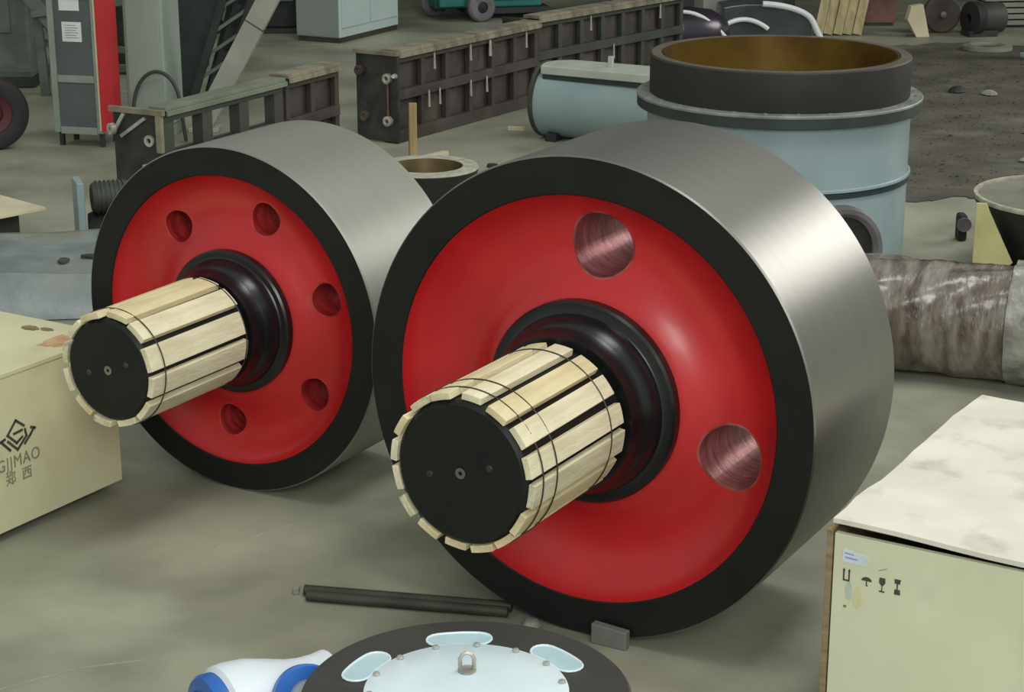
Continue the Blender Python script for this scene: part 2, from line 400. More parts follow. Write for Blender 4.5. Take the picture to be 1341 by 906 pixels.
roller('smaller steel roller with red many holed web behind the logo crate',
       (-1.0284, 6.6096), .509, .643, .584, .538, webA, (-40, 19, 73, 127, -172, -103), .066, .405, collA, .176, .65, 12, .079, .022, .145,
       dict(tread=M['tread_left'], bore=M['bore_red']), ((.60, .004), (.155, .003)), 5)

# chock below the large roller and rods on the floor
ck = MB().prism([(-.065, 0), (.055, 0), (.055, .06), (-.065, .066)], (.312, 5.308, 0), (.864, -.503, 0), (0, 0, 1), .03).build('chock', M['grey_block'], bevel=.004)
tag(ck, 'small grey chock wedged under the front edge of the large roller', 'chock')
for k, (a, b, lb) in enumerate((((-.672, 5.665), (0, 5.537), 'long dark steel rod on the concrete, the rear one of the pair'), ((-.66, 5.622), (-.012, 5.497), 'long dark steel rod on the concrete, the front one of the pair'))):
    o = MB().cyl((a[0], a[1], .018), (b[0], b[1], .018), .018, n=14, ch=.002).build('steel_rod', M['dark_rod'])
    tag(o, lb, 'rod', 'steel rods on the floor')
o = MB().lathe([(.002, 0), (.026, .0), (.03, .012), (.02, .026), (.004, .03)], (.062, 5.42, 0), (0, 0, 1), 9).build('scrap_piece', M['stone'])
tag(o, 'small pale scrap lump beside the rod ends below the large roller', 'scrap')
o = MB().box((-.70, 5.68, .012), (.02, .03, .024)).build('scrap_chip', M['stone'], bevel=.003)
tag(o, 'tiny pale chip at the left end of the dark rods', 'scrap')

# ------------------------------------------------------------------ left crate with the printed mark
def crate(label, p0, d, nrm, L, D, Hh, mface, mtop, zb):
    """p0: visible corner on the floor; d: direction along the printed face; nrm: direction into the crate"""
    t = thing('wooden_crate', label, 'crate', (p0[0], p0[1], 0))
    d = Vector((d[0], d[1], 0)).normalized(); q = Vector((nrm[0], nrm[1], 0)).normalized(); z = Vector((0, 0, 1)); th = .018
    return t, d, q, z, th
t, d, q, z, th = crate('low plywood crate with black printed diamond logo, left of the rollers', (-1.445, 6.612), (-.517, -.856), (-.856, .517), 1.3, 1.0, .6, None, None, .03)
Rm = Matrix((d, q, z)).transposed()
P = lambda s, e, h: d * s + q * e + z * h
LL, DD, HH = 1.25, .95, .6
MB().box(P(LL / 2, th / 2, .035 + (HH - .053) / 2), (LL, th, HH - .053), Rm).build('front_panel', M['ply_left'], t, .003)
MB().box(P(LL / 2, DD - th / 2, .035 + (HH - .053) / 2), (LL, th, HH - .053), Rm).build('back_panel', M['ply_left'], t, .003)
for s in (th / 2, LL - th / 2):
    MB().box(P(s, DD / 2, .035 + (HH - .053) / 2), (th, DD - 2 * th - .002, HH - .053), Rm).build('side_panel', M['ply_left'], t, .003)
lid = MB().box(P(LL / 2, DD / 2, HH - .009), (LL + .006, DD + .006, .018), Rm).build('lid', M['ply_left'], t, .003)
MB().box(P(LL / 2, DD / 2, .045), (LL - .05, DD - .05, .02), Rm).build('base_board', M['ply_edge'], t)
for e in (.12, DD / 2, DD - .12):
    for s in (.2, .62, LL - .14):
        MB().box(P(s, e, .0175), (.1, .09, .035), Rm).build('skid', M['ply_edge'], t, .003)
# stains on the lid: irregular thin patches
def blob(o, ex, ey, r1, r2, seed, th=.0012, n=18):
    if Vector(ex).cross(Vector(ey)).z < -.5: ex, ey, r1, r2 = ey, ex, r2, r1
    rn = random.Random(seed)
    return MB().prism([(math.cos(2 * PI * k / n) * r1 * rn.uniform(.7, 1.1), math.sin(2 * PI * k / n) * r2 * rn.uniform(.65, 1.1)) for k in range(n)], o, ex, ey, th)
blob(P(.17, .10, HH), d, q, .10, .06, 4).build('rust_stain', M['stain'], lid)
blob(P(.11, .30, HH), d, q, .022, .04, 5, .006).build('dirt_clump', M['stain_dark'], lid)
blob(P(.09, .24, HH), d, q, .016, .03, 6, .004).build('dirt_clump', M['stain_dark'], lid)
# printed mark: strokes on the front face. coordinates along the face (right positive) and height
fx = -d; fo = lambda s, h: P(s, -.0012, h)
def stroke(mb, a, b, wdt=.0095):
    a = Vector(a); b = Vector(b); dd = (b - a).normalized(); nn = Vector((-dd.y, dd.x)) * wdt / 2
    a = a - dd * wdt / 2; b = b + dd * wdt / 2
    mb.prism([tuple(a + nn), tuple(b + nn), tuple(b - nn), tuple(a - nn)], P(0, -.0014, 0), d, z, .0016)
mk = MB()
for a, b in (((.505, .418), (.469, .39)), ((.505, .418), (.547, .375)), ((.547, .375), (.507, .337)), ((.507, .337), (.481, .351)), ((.516, .373), (.48, .376)),
             ((.547, .353), (.505, .312)), ((.505, .312), (.46, .35)), ((.46, .35), (.465, .374)), ((.561, .365), (.579, .361)), ((.579, .361), (.54, .32)),
             ((.469, .325), (.442, .348)), ((.442, .348), (.423, .368)), ((.435, .373), (.418, .366))):
    stroke(mk, a, b)
mk.build('diamond_logo', M['ink'], t, smooth=False)
def face_mat(s, h, off=.0016):
    o_ = P(s, -off, h)
    return Matrix((( -d.x, 0, -q.x, o_.x), (-d.y, 0, -q.y, o_.y), (0, 1, 0, o_.z), (0, 0, 0, 1)))
text_part('printed_name', 'GJJMAO', .062, M['ink_faint'], t, face_mat(.505, .273), space=1.12, sx=.86)
text_part('printed_character', '郑', .05, M['ink_faint'], t, face_mat(.548, .215))
text_part('printed_character', '西', .05, M['ink_faint'], t, face_mat(.472, .215))

# ------------------------------------------------------------------ right crate
t = thing('wooden_crate', 'pale plywood crate with black handling symbols in the right foreground', 'crate', (.83, 4.56, 0))
d = Vector((.856, -.517, 0)).normalized(); q = Vector((.517, .856, 0)).normalized(); z = Vector((0, 0, 1))
Rm = Matrix((d, q, z)).transposed(); P = lambda s, e, h: d * s + q * e + z * h
LL, DD, HH = 1.15, 1.22, .682
MB().box(P(LL / 2 + .004, th / 2, HH / 2 + .01), (LL, th, HH - .02), Rm).build('front_panel', M['ply_right'], t, .002)
MB().box(P(LL / 2, DD - th / 2, HH / 2 + .01), (LL, th, HH - .02), Rm).build('back_panel', M['ply_right'], t, .002)
MB().box(P(-.009, DD / 2, HH / 2 + .014), (.017, DD, HH - .016), Rm).build('side_panel', M['ply_edge'], t, .002)
MB().box(P(LL - .009, DD / 2, HH / 2), (.017, DD - 2 * th - .002, HH - .03), Rm).build('side_panel', M['ply_right'], t, .002)
for s in (.06, LL / 2, LL - .06):
    MB().box(P(s, DD / 2, .012), (.09, DD - .1, .024), Rm).build('skid', M['ply_edge'], t)
# cleat below the lid, then the slightly warped lid in two sheets
MB().box(P(LL / 2, DD / 2 + .03, HH - .004), (LL - .03, DD - .09, .012), Rm).build('cleat_frame', M['ply_edge'], t)
lid = MB()
nx, ny = 14, 14
rn = random.Random(2)
def lidz(x, y):
    return HH + .012 + .012 * max(0, (1 - x * 2.2)) * (1 - y) ** 2 + .004 * math.sin(9 * y + 1.5) * (1 - x * .5) + .0025 * math.sin(13 * x + 3 * y)
edge = [rn.uniform(-.006, .004) for _ in range(ny + 1)]
vs = []
for lay in (0, .013):
    for i in range(nx + 1):
        for j in range(ny + 1):
            x = i / nx; y = j / ny
            s = x * (LL + .01) + (edge[j] if i == 0 else 0) - .004
            vs.append(P(s, -.004 + y * (DD + .006), lidz(x, y) + lay))
fs = []; K = (nx + 1) * (ny + 1); I = lambda i, j, l: l * K + i * (ny + 1) + j
for i in range(nx):
    for j in range(ny):
        fs.append((I(i, j, 0), I(i, j + 1, 0), I(i + 1, j + 1, 0), I(i + 1, j, 0)))
        fs.append((I(i, j, 1), I(i + 1, j, 1), I(i + 1, j + 1, 1), I(i, j + 1, 1)))
for i in range(nx):
    for j in (0, ny): fs.append((I(i, j, 0), I(i + 1, j, 0), I(i + 1, j, 1), I(i, j, 1)))
for j in range(ny):
    for i in (0, nx): fs.append((I(i, j, 0), I(i, j + 1, 0), I(i, j + 1, 1), I(i, j, 1)))
lidB = lid.add(vs, fs).build('lid', M['ply_lid'], t)
# film patch, handling marks, smears on the front face (face faces -q; print stands just proud)
def fprism(poly, name, m, th_=.0012, sm=False, par=None):
    return MB().prism(poly, P(0, 0, 0), d, z, th_).build(name, m, par or t, smooth=sm)
st = fprism([(.028, .608), (.098, .606), (.098, .632), (.03, .645)], 'sticker', M['paper_blue'])
st['label'] = 'pale blue and white sticker with a line of faded print'
fprism([(.036, .618), (.07, .617), (.07, .622), (.036, .623)], 'sticker_print', M['ink_blue'], .002, par=st)
fprism([(.034, .63), (.06, .629), (.06, .633), (.034, .635)], 'sticker_print', M['ink_blue'], .002, par=st)
g = MB()
def pr(poly): g.prism(poly, P(0, 0, 0), d, z, .0016)
pr([(.033, .584), (.0365, .584), (.0365, .556), (.033, .556)]); pr([(.0475, .584), (.051, .584), (.051, .556), (.0475, .556)]); pr([(.033, .559), (.051, .559), (.051, .555), (.033, .555)])
pr([(.031, .583), (.0348, .59), (.0385, .583)]); pr([(.0455, .583), (.0493, .59), (.053, .583)])
g.build('this_way_up_mark', M['ink'], t, smooth=False); g = MB()
pr([(.083, .567)] + [(.097 - .014 * math.cos(PI * k / 8), .567 + .011 * math.sin(PI * k / 8)) for k in range(1, 8)] + [(.111, .567)]); pr([(.0958, .568), (.0982, .568), (.0982, .553), (.0958, .553)])
pr([(.0982, .553), (.101, .553), (.101, .5552), (.0982, .5552)])
g.build('umbrella_mark', M['ink'], t, smooth=False); g = MB()
pr([(.1315, .585), (.1465, .585), (.1475, .572), (.142, .564), (.136, .564), (.1305, .572)]); pr([(.138, .565), (.14, .565), (.14, .549), (.138, .549)]); pr([(.132, .549), (.146, .549), (.146, .5455), (.132, .5455)])
g.build('wine_glass_mark', M['ink'], t, smooth=False); g = MB()
pr([(.172, .588), (.187, .588), (.1865, .578), (.1725, .578)]); pr([(.173, .562), (.187, .562), (.188, .548), (.172, .548)]); pr([(.178, .578), (.181, .578), (.181, .562), (.178, .562)])
pr([(.1715, .59), (.1885, .59), (.1885, .588), (.1715, .588)])
g.build('stacking_limit_mark', M['ink'], t, smooth=False)
blob(P(.05, .0, .53) - q * .0004, d, z, .012, .03, 8, .0006).build('teal_smear', M['smear_teal'], t, smooth=False)
blob(P(.075, .0, .515) - q * .0003, d, z, .014, .035, 9, .0005).build('yellow_smear', M['smear_yellow'], t, smooth=False)
fprism([(.128, .602), (.15, .612), (.151, .6135), (.128, .604)], 'pencil_line', M['ink_faint'])
fprism([(.038, .487), (.045, .487), (.046, .481), (.038, .48)], 'dark_knot', M['stain_dark'])

# ------------------------------------------------------------------ bearing housing with black flange in the bottom foreground
t = thing('flanged_housing', 'black flanged bearing housing with pale blue bolted cover at the bottom edge', 'housing', (-.107, 4.03, 0))
FR, CR_, FZ = .388, .241, .5
MB().lathe([(.30, 0), (.32, .01), (.32, .06), (.25, .09), (.25, .40), (.30, .43), (.30, .448), (.02, .448), (.02, 0)], (0, 0, 0), (0, 0, 1), 64).build('body', M['cover'], t)
fl_ = MB().lathe([(.02, .45), (FR - .004, .45), (FR, .454), (FR, FZ - .006), (FR - .006, FZ), (.02, FZ)], (0, 0, 0), (0, 0, 1), 128, closed=False).build('flange', M['flange_black'], t, angle=30)
cv = MB().lathe([(.001, FZ + .001), (CR_, FZ + .001), (CR_, FZ + .005), (CR_ - .004, FZ + .008), (.14, FZ + .008), (.12, FZ + .010), (.001, FZ + .011)], (0, 0, 0), (0, 0, 1), 96).build('cover', M['cover'], t, angle=40)
boltm = None
for k in range(14):
    a = 2 * PI * (k + .3) / 14
    if boltm is None:
        boltm = MB().cyl((0, 0, 0), (0, 0, .008), .010, .008, n=6, ch=.002).build('cover_bolt', M['pale_metal'], t)
        o = boltm
    else: o = copy_part(boltm, t)
    o.location = ((CR_ - .014) * math.cos(a), (CR_ - .014) * math.sin(a), FZ + .0075)
eye = MB()
ez = FZ + .012
eye.cyl((0.0, .085, ez - .008), (0.0, .085, ez + .004), .022, n=20)
eye.tube([(-.016, .085, ez), (-.017, .085, ez + .03), (-.011, .085, ez + .042), (.0, .085, ez + .047), (.011, .085, ez + .042), (.017, .085, ez + .03), (.016, .085, ez)], .005, 8)
eye.build('lifting_eye', M['pale_metal'], t)
pads = (90 + 5, 90 - 52, 90 + 63, -32, -90, 212)
for a in pads:
    a = math.radians(a); rr = .276; hw = .062; hh = .034
    pl = []
    # oblong recess that follows the circle, with round ends
    for k in range(11): pl.append((rr + hh, a - .17 + .34 * k / 10))
    for k in range(1, 8): pl.append((rr + hh * math.cos(PI * k / 8), a + .17 + hh / rr * math.sin(PI * k / 8)))
    for k in range(11): pl.append((rr - hh, a + .17 - .34 * k / 10))
    for k in range(1, 8): pl.append((rr - hh * math.cos(PI * k / 8), a - .17 - hh / rr * math.sin(PI * k / 8)))
    p2 = [(r_ * math.cos(b), r_ * math.sin(b)) for r_, b in pl]
    pd = MB().prism(p2, (0, 0, FZ - .002), (1, 0, 0), (0, 1, 0), .005).build('slot', M['pad'], t, .002)
    MB().tube([(x, y, FZ + .003) for x, y in p2], .003, 6, True).build('slot_lip', M['cover'], pd)

# white and blue pipe fitting beside it
pd_ = Vector((.84, .54, 0)).normalized()
t = thing('pipe_fitting', 'white pipe fitting with bright blue end rings beside the flanged housing', 'fitting', (-.65, 4.31, 0), 0)
o0 = Vector((-.085, -.05, .285))
MB().lathe([(.10, -.03), (.128, -.025), (.135, -.015), (.135, .022), (.10, .022)], o0, pd_, 48, closed=True).build('end_ring', M['blue'], t)
MB().lathe([(.02, .0), (.128, .005), (.147, .02), (.15, .05), (.147, .1), (.132, .16), (.118, .21), (.112, .25), (.112, .29), (.116, .32), (.02, .32)], o0, pd_, 48).build('body', M['white'], t)
sd = Vector((.42, -.80, .42)).normalized(); so = Vector((.135, -.06, .365))
MB().lathe([(.02, -.10), (.07, -.10), (.07, .0), (.02, .0)], so, sd, 36).build('side_neck', M['white'], t)
MB().lathe([(.05, .0), (.082, .0), (.087, .006), (.087, .03), (.081, .036), (.05, .036)], so, sd, 40, closed=True).build('side_ring', M['blue'], t)
MB().box((-.02, -.01, .07), (.16, .12, .14)).build('foot', M['white'], t, .008)

# ------------------------------------------------------------------ big vertical drum behind the large roller
DX, DY = 1.393, 9.9
t = thing('steel_drum', 'tall grey blue steel drum with black ring on top behind the large roller', 'drum', (DX, DY, 0))
Zx = (0, 0, 1)
MB().lathe([(.55, .015), (.682, .015), (.682, .865), (.55, .865)], (0, 0, 0), Zx, 96, closed=True).build('shell', M['drum'], t)
MB().lathe([(.684, .50), (.692, .502), (.692, .53), (.684, .532)], (0, 0, 0), Zx, 96, closed=True).build('seam_band', M['drum_seam'], t)
MB().lathe([(.684, .532), (.697, .534), (.697, .546), (.684, .55)], (0, 0, 0), Zx, 96, closed=True).build('seam_lip', M['drum'], t)
MB().lathe([(.55, .865), (.735, .865), (.738, .868), (.738, .915), (.55, .915)], (0, 0, 0), Zx, 96, closed=True).build('flange_skirt', M['flange_dark'], t)
fo_ = MB().lathe([(.55, .9155), (.738, .9155), (.741, .919), (.741, .928), (.738, .932), (.55, .932)], (0, 0, 0), Zx, 96, closed=True).build('flange', M['flange_grey'], t)
bolt0 = None
for k in range(28):
    a = 2 * PI * k / 28
    if bolt0 is None: bolt0 = MB().cyl((0, 0, 0), (0, 0, .007), .010, n=6).build('flange_bolt', M['flange_grey'], t); o = bolt0
    else: o = copy_part(bolt0, t)
    o.location = (.707 * math.cos(a), .707 * math.sin(a), .932)
MB().lathe([(.61, .932), (.672, .932), (.674, .936), (.674, 1.126), (.668, 1.133), (.616, 1.133), (.61, 1.128)], (0, 0, 0), Zx, 128, closed=True).build('top_ring', M['collar'], t)
MB().lathe([(.617, 1.1332), (.667, 1.1332), (.667, 1.1345), (.617, 1.1345)], (0, 0, 0), Zx, 128, closed=True).build('ring_edge', M['ring_top'], t)
MB().lathe([(.609, .94), (.609, 1.1335), (.603, 1.1335), (.603, .94)], (0, 0, 0), Zx, 128, closed=True).build('bronze_lining', M['gold'], t)
MB().lathe([(.01, .93), (.602, .93), (.602, .94), (.01, .94)], (0, 0, 0), Zx, 64).build('inner_floor', M['brown_inside'], t)
a = math.radians(-90 + 20)
nd = Vector((math.cos(a), math.sin(a), 0)); nc = nd * .66 + Vector((0, 0, .232))
MB().lathe([(.185, 0), (.24, 0), (.24, .05), (.228, .08), (.205, .08), (.185, .06)], nc, nd, 48, closed=True).build('manhole_ring', M['grey_wheel'], t)
MB().lathe([(.01, 0), (.184, 0), (.184, .045), (.01, .045)], nc, nd, 40).build('manhole_cover', M['rubber'], t)
for k in range(6):
    a = 2 * PI * k / 6 + .12
    MB().box((.69 * math.cos(a), .69 * math.sin(a), .02), (.05, .05, .04), Matrix.Rotation(a, 3, 'Z')).build('foot', M['drum_seam'], t, .004)

# trough / pipe section left of the drum
t = thing('pipe_section', 'pale grey blue horizontal pipe section with flat lid left of the drum', 'pipe', (.63, 13.35, 0), -.5)
ax = (1, 0, 0)
MB().lathe([(.20, 0), (.255, 0), (.255, 1.05), (.20, 1.05)], (-.42, 0, .262), ax, 64, closed=True).build('shell', M['trough'], t)
MB().lathe([(.19, 0), (.268, 0), (.27, .004), (.27, .03), (.255, .034), (.19, .03)], (-.45, 0, .272), ax, 64, closed=True).build('end_flange', M['frame_green'], t)
MB().lathe([(.01, 0), (.199, 0), (.199, .02), (.01, .02)], (-.42, 0, .262), ax, 48).build('end_plate', M['dark'], t)
lp = [(-.43, -.03), (-.41, -.12), (-.38, -.2), (.64, -.23), (.64, .16), (-.3, .16), (-.4, .08)]
MB().prism(lp, (0, 0, .475), (1, 0, 0), (0, 1, 0), .06).build('lid', M['trough_top'], t, .008)
MB().prism([(x * .985, y * .92) for x, y in lp], (0, 0, .44), (1, 0, 0), (0, 1, 0), .034).build('lid_gasket', M['flange_dark'], t)
MB().box((.08, -.02, .56), (.03, .03, .1)).build('lid_pin', M['trough_top'], t)
for x in (-.3, .5):
    MB().box((x, 0, .03), (.08, .4, .06)).build('saddle', M['dark'], t, .005)

# ------------------------------------------------------------------ conical ring between the rollers
t = thing('conical_ring', 'dark conical ring with pale rim and brown inside between the two rollers', 'ring', (-.50, 10.97, 0))
MB().lathe([(.16, 0), (.22, 0), (.305, .30), (.296, .30), (.21, .30), (.15, .05)], (0, 0, 0), Zx, 72, closed=True).build('cone', M['cone_black'], t)
MB().lathe([(.21, .3005), (.30, .3005), (.306, .306), (.302, .318), (.214, .318)], (0, 0, 0), Zx, 72, closed=True).build('rim', M['rim_pale'], t)
MB().lathe([(.2085, .316), (.2135, .316), (.153, .06), (.148, .06)], (0, 0, 0), Zx, 72, closed=True).build('lining', M['brown_inside'], t)
o = MB().box((0, 0, .20), (.052, .03, .40)).build('timber_stud', M['stick'], bevel=.003)
o.location = (-.665, 12.6, 0); o.rotation_euler = (-.05, .02, .3)
tag(o, 'upright yellowish timber stud leaning on the tall machine frame end', 'timber')
o = MB().box((0, 0, .015), (.26, .05, .03)).build('timber_offcut', M['sheet_wood'], bevel=.003)
o.location = (-.53, 12.75, 0); o.rotation_euler = (0, 0, .9); tag(o, 'short pale timber offcut lying on the floor behind the conical ring', 'timber')
o = MB().box((0, 0, .015), (.12, .03, .03)).build('timber_offcut', M['sheet_wood'], bevel=.003)
o.location = (.03, 13.75, 0); o.rotation_euler = (0, 0, -.3); tag(o, 'tiny white offcut on the floor at the left end of the pipe section', 'timber')
for k, (x, y, r_) in enumerate(((-.13, 12.45, .04), (-.02, 12.5, .03), (.02, 12.3, .025))):
    o = MB().lathe([(.002, 0), (r_, 0), (r_ * .9, r_ * .5), (.003, r_ * .6)], (x, y, 0), Zx, 7).build('swarf_chip', M['stone'] if k else M['dark'])
    tag(o, ('dark swarf chip on the pale floor behind the conical ring', 'pale swarf chip on the floor beside the dark chip', 'smallest pale swarf chip nearest the large roller top')[k], 'scrap')

# ------------------------------------------------------------------ long machine frames
def bed(label, p0, p1, H, Wd, post_w, gap, mf, mt, web, name='machine_bed', tiers=(.0, .31, 1.0), slivers=0, seed=1):
    rnd = random.Random(seed)
    p0 = Vector((p0[0], p0[1], 0)); p1 = Vector((p1[0], p1[1], 0)); L = (p1 - p0).length; a = math.atan2((p1 - p0).y, (p1 - p0).x)
    t = thing(name, label, 'machine frame', p0, a, 'long machine frames')
    # local: x along, y to the left (far side), z up. near side at y=0
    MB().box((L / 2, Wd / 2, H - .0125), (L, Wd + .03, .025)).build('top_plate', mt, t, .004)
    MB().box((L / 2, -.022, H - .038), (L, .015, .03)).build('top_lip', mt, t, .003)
    for y in (.03, Wd - .03):
        MB().box((L / 2, y, H - .062), (L - .01, .05, .06)).build('top_rail', mf, t, .004)
        MB().box((L / 2, y, .035 + H * tiers[1] + .1), (L - .01, .06, .07)).build('middle_rail', mf, t, .004)
        MB().box((L / 2, y, .045), (L - .01, .06, .09)).build('bottom_rail', mf, t, .004)
    n = max(2, int(round(L / gap))); pz = None; pzf = None
    for i in range(n + 1):
        x = post_w / 2 + (L - post_w) * i / n
        for y in (.03, Wd - .03):
            if pz is None: pz = MB().box((0, 0, H / 2 - .01), (post_w, .04, H - .1)).build('post', mf, t, .003); o = pz
            else: o = copy_part(pz, t)
            o.location = (x, y, 0)
    if web:
        MB().box((L / 2, Wd / 2, H * .5), (L - .06, .012, H - .12)).build('web_plate', M['frame'], t)
    sliver = None  # pale solid slivers standing in for light shining through frame slots
    for i in range(slivers):
        x = L * (.12 + .8 * rnd.random()); zz = rnd.choice([.42, .16]) * H / .65 + .05
        if sliver is None: sliver = MB().lathe([(.004, 0), (.011, .0), (.008, .06), (.006, .11), (.003, .12)], (0, 0, 0), Zx, 8).build('light_sliver', M['pale_metal'], t); o = sliver
        else: o = copy_part(sliver, t)
        o.location = (x, -.012, zz)
    return t, L
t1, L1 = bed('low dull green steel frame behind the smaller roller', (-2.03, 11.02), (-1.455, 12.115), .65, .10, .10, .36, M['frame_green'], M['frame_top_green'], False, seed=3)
# end plate with ring and broken lugs
ep = MB().box((-.012, .18, .33), (.024, .36, .6)).build('end_plate', M['frame_end'], t1, .004)
MB().box((-.03, .18, .62), (.03, .40, .035)).build('end_cap', M['frame_top'], ep, .004)
MB().box((-.03, .015, .5), (.03, .05, .24)).build('end_lug', M['frame_top'], ep, .01)
MB().bar((-.03, .3, .46), (-.03, .12, .58), .02, .02).build('end_brace', M['pale_metal'], ep)
MB().lathe([(.016, 0), (.034, 0), (.034, .016), (.016, .016)], (-.028, .09, .45), (-1, 0, 0), 20, closed=True).build('ring_lug', M['pale_metal'], ep)
MB().lathe([(.014, 0), (.035, 0), (.035, .03), (.014, .03)], (-.028, .355, .5), (-1, .4, 0), 20, closed=True).build('ring_lug', M['pale_metal'], ep)
MB().bar((-.03, .34, .5), (-.03, .27, .6), .018, .022).build('end_brace', M['pale_metal'], ep)
MB().box((-.045, .1, .3), (.04, .06, .02)).build('end_lug', M['pale_metal'], ep, .004)
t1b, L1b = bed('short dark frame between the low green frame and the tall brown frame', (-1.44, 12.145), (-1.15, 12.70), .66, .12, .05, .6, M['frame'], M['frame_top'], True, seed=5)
t2, L2 = bed('tall two tier brown steel frame with painted light pins behind the conical ring', (-.80, 13.25), (.21, 14.85), .655, .13, .045, .30, M['frame'], M['frame_top'], True, slivers=9, seed=11)
ep = MB().box((-.012, .16, .32), (.024, .36, .62)).build('end_plate', M['frame_end'], t2, .004)
for yy, zz in ((.06, .46), (.06, .16), (.26, .18), (.3, .5)):
    rg = MB().lathe([(.014, 0), (.036, 0), (.036, .03), (.022, .034), (.014, .03)], (-.024, yy, zz), (-1, 0, 0), 24, closed=True).build('shaft_flange', M['pale_metal'] if yy < .1 else M['frame'], ep)
    MB().lathe([(.003, 0), (.013, 0), (.013, .02), (.003, .02)], (-.024, yy, zz), (-1, 0, 0), 16).build('shaft_end', M['brown_rust'], rg)
MB().cyl((-.035, .06, .2), (-.035, .06, .43), .008, n=10).build('link_rod', M['brown_rust'], ep)
MB().cyl((-.03, .0, .48), (-.09, -.03, .49), .02, .014, n=12).build('pale_knob', M['pale_metal'], ep)
MB().box((-.03, .16, .635), (.04, .38, .03)).build('end_cap', M['frame_top'], ep, .004)
t3, L3 = bed('far dark steel frame running behind the pipe section to the purple motor', (.20, 15.08), (1.5, 16.7), .66, .13, .05, .3, M['frame_green'], M['frame_top'], True, slivers=3, seed=9)
ep = MB().box((-.012, .16, .32), (.024, .36, .62)).build('end_plate', M['frame_end'], t3, .004)
MB().cyl((-.03, .07, .62), (-.07, .03, .45), .014, .008, n=10).build('hanging_lug', M['pale_metal'], ep)
MB().cyl((-.05, .05, .44), (-.05, .05, .38), .022, .018, n=12).build('hook', M['pale_metal'], ep)
MB().bar((-.03, -.02, .45), (-.03, .2, .47), .02, .02).build('end_brace', M['frame_top'], ep)

# ------------------------------------------------------------------ left background: control cabinet, pale cabinet, hose
ua = math.atan2(-.55, .835)
t = thing('control_cabinet', 'tall grey control cabinet with dark panels, papers and a red side', 'cabinet', (-3.19, 13.19, 0), math.radians(-14))
CWd, CD, CH = .365, .27, 1.75
MB().box((CWd / 2, CD / 2, .1 + (CH - .1) / 2), (CWd - .006, CD - .01, CH - .1)).build('body', M['column'], t)
for x in (.02, CWd - .02):
    MB().box((x, -.008, .1 + (CH - .1) / 2), (.045, .02, CH - .1)).build('frame_stile', M['cab_frame'], t, .003)
for zz in (.115, .475, 1.05, 1.735):
    MB().box((CWd / 2, -.007, zz), (CWd - .09, .018, .05)).build('frame_rail', M['cab_frame'], t, .003)
for za, zb_ in ((.14, .45), (.50, 1.025), (1.075, 1.71)):
    pn = MB().box((CWd / 2, -.002, (za + zb_) / 2), (CWd - .088, .008, zb_ - za)).build('panel', M['cab_panel'], t)
    if za == .5:
        MB().box((CWd / 2 - .01, -.0075, .80), (.145, .003, .135)).build('notice', M['paper'], pn)
        MB().box((CWd / 2 - .02, -.0075, .985), (.15, .003, .08)).build('notice', M['paper'], pn)
        for k in range(6):
            MB().box((CWd / 2 - .01 + (.0 if k % 2 else -.008), -.0095, .845 - k * .017), (.1 if k % 2 else .085, .001, .004)).build('notice_line', M['ink_faint'], pn)
MB().box((CWd + .012, CD / 2 - .03, .12 + (CH - .12) / 2), (.02, CD + .02, CH - .12)).build('red_side_panel', M['cab_red'], t, .003)
MB().box((CWd - .003, -.014, .12 + (CH - .12) / 2), (.03, .03, CH - .12)).build('corner_strip', M['sheet_wood'], t, .003)
for x in (.03, CWd - .03):
    for y in (.03, CD - .03):
        MB().box((x, y, .05), (.03, .03, .1)).build('leg', M['dark'], t)
t = thing('machine_cabinet', 'plain pale green cabinet standing right of the red panel', 'cabinet', (-2.74, 13.42, 0), math.radians(-8))
MB().box((.155, .2, .93), (.29, .4, 1.7)).build('body', M['column'], t, .02)
MB().box((.155, .2, .05), (.27, .38, .1)).build('plinth', M['cab_frame'], t, .004)
MB().box((.155, -.004, .95), (.24, .012, 1.5)).build('door', M['column'], t, .008)
hs = [(-2.66 + .17 * (1 - math.cos(PI * k / 20)), 13.27 + .04 * math.sin(PI * k / 20), .16 + .34 * math.sin(PI * k / 20) ** .8 if 0 < k < 20 else .012) for k in range(21)]
hs = [(-2.68, 13.3, .012)] + [(x, y, max(.012, zz)) for x, y, zz in hs[1:20]] + [(-2.30, 13.28, .012)]
o = MB().tube(hs, .013, 10).build('rubber_hose', M['flange_dark']); tag(o, 'black rubber hose arching before the pale green cabinet', 'hose')
# wheel at the left edge
t = thing('hand_cart', 'hand cart showing its black tyred maroon wheel at the left edge', 'cart', (-3.60, 13.05, 0), 0)
MB().lathe([(.14, -.06), (.2, -.075), (.245, -.06), (.255, -.03), (.255, .03), (.245, .06), (.2, .075), (.14, .06)], (0, 0, .255), (.35, -.94, 0), 48, closed=True).build('tyre', M['rubber'], t)
MB().lathe([(.01, -.05), (.06, -.055), (.08, -.03), (.139, -.045), (.139, .045), (.08, .03), (.06, .07), (.01, .075)], (0, 0, .255), (.35, -.94, 0), 40).build('hub', M['maroon'], t)
MB().cyl((-.03, .06, .255), (-.45, -.09, .255), .03, n=16).build('axle', M['dark'], t)
MB().box((-.62, .25, .34), (.5, .8, .06)).build('deck', M['dark'], t, .005)
for k_ in (-.25, .45): MB().box((-.62, .1 + k_, .155), (.06, .06, .31)).build('leg', M['dark'], t)
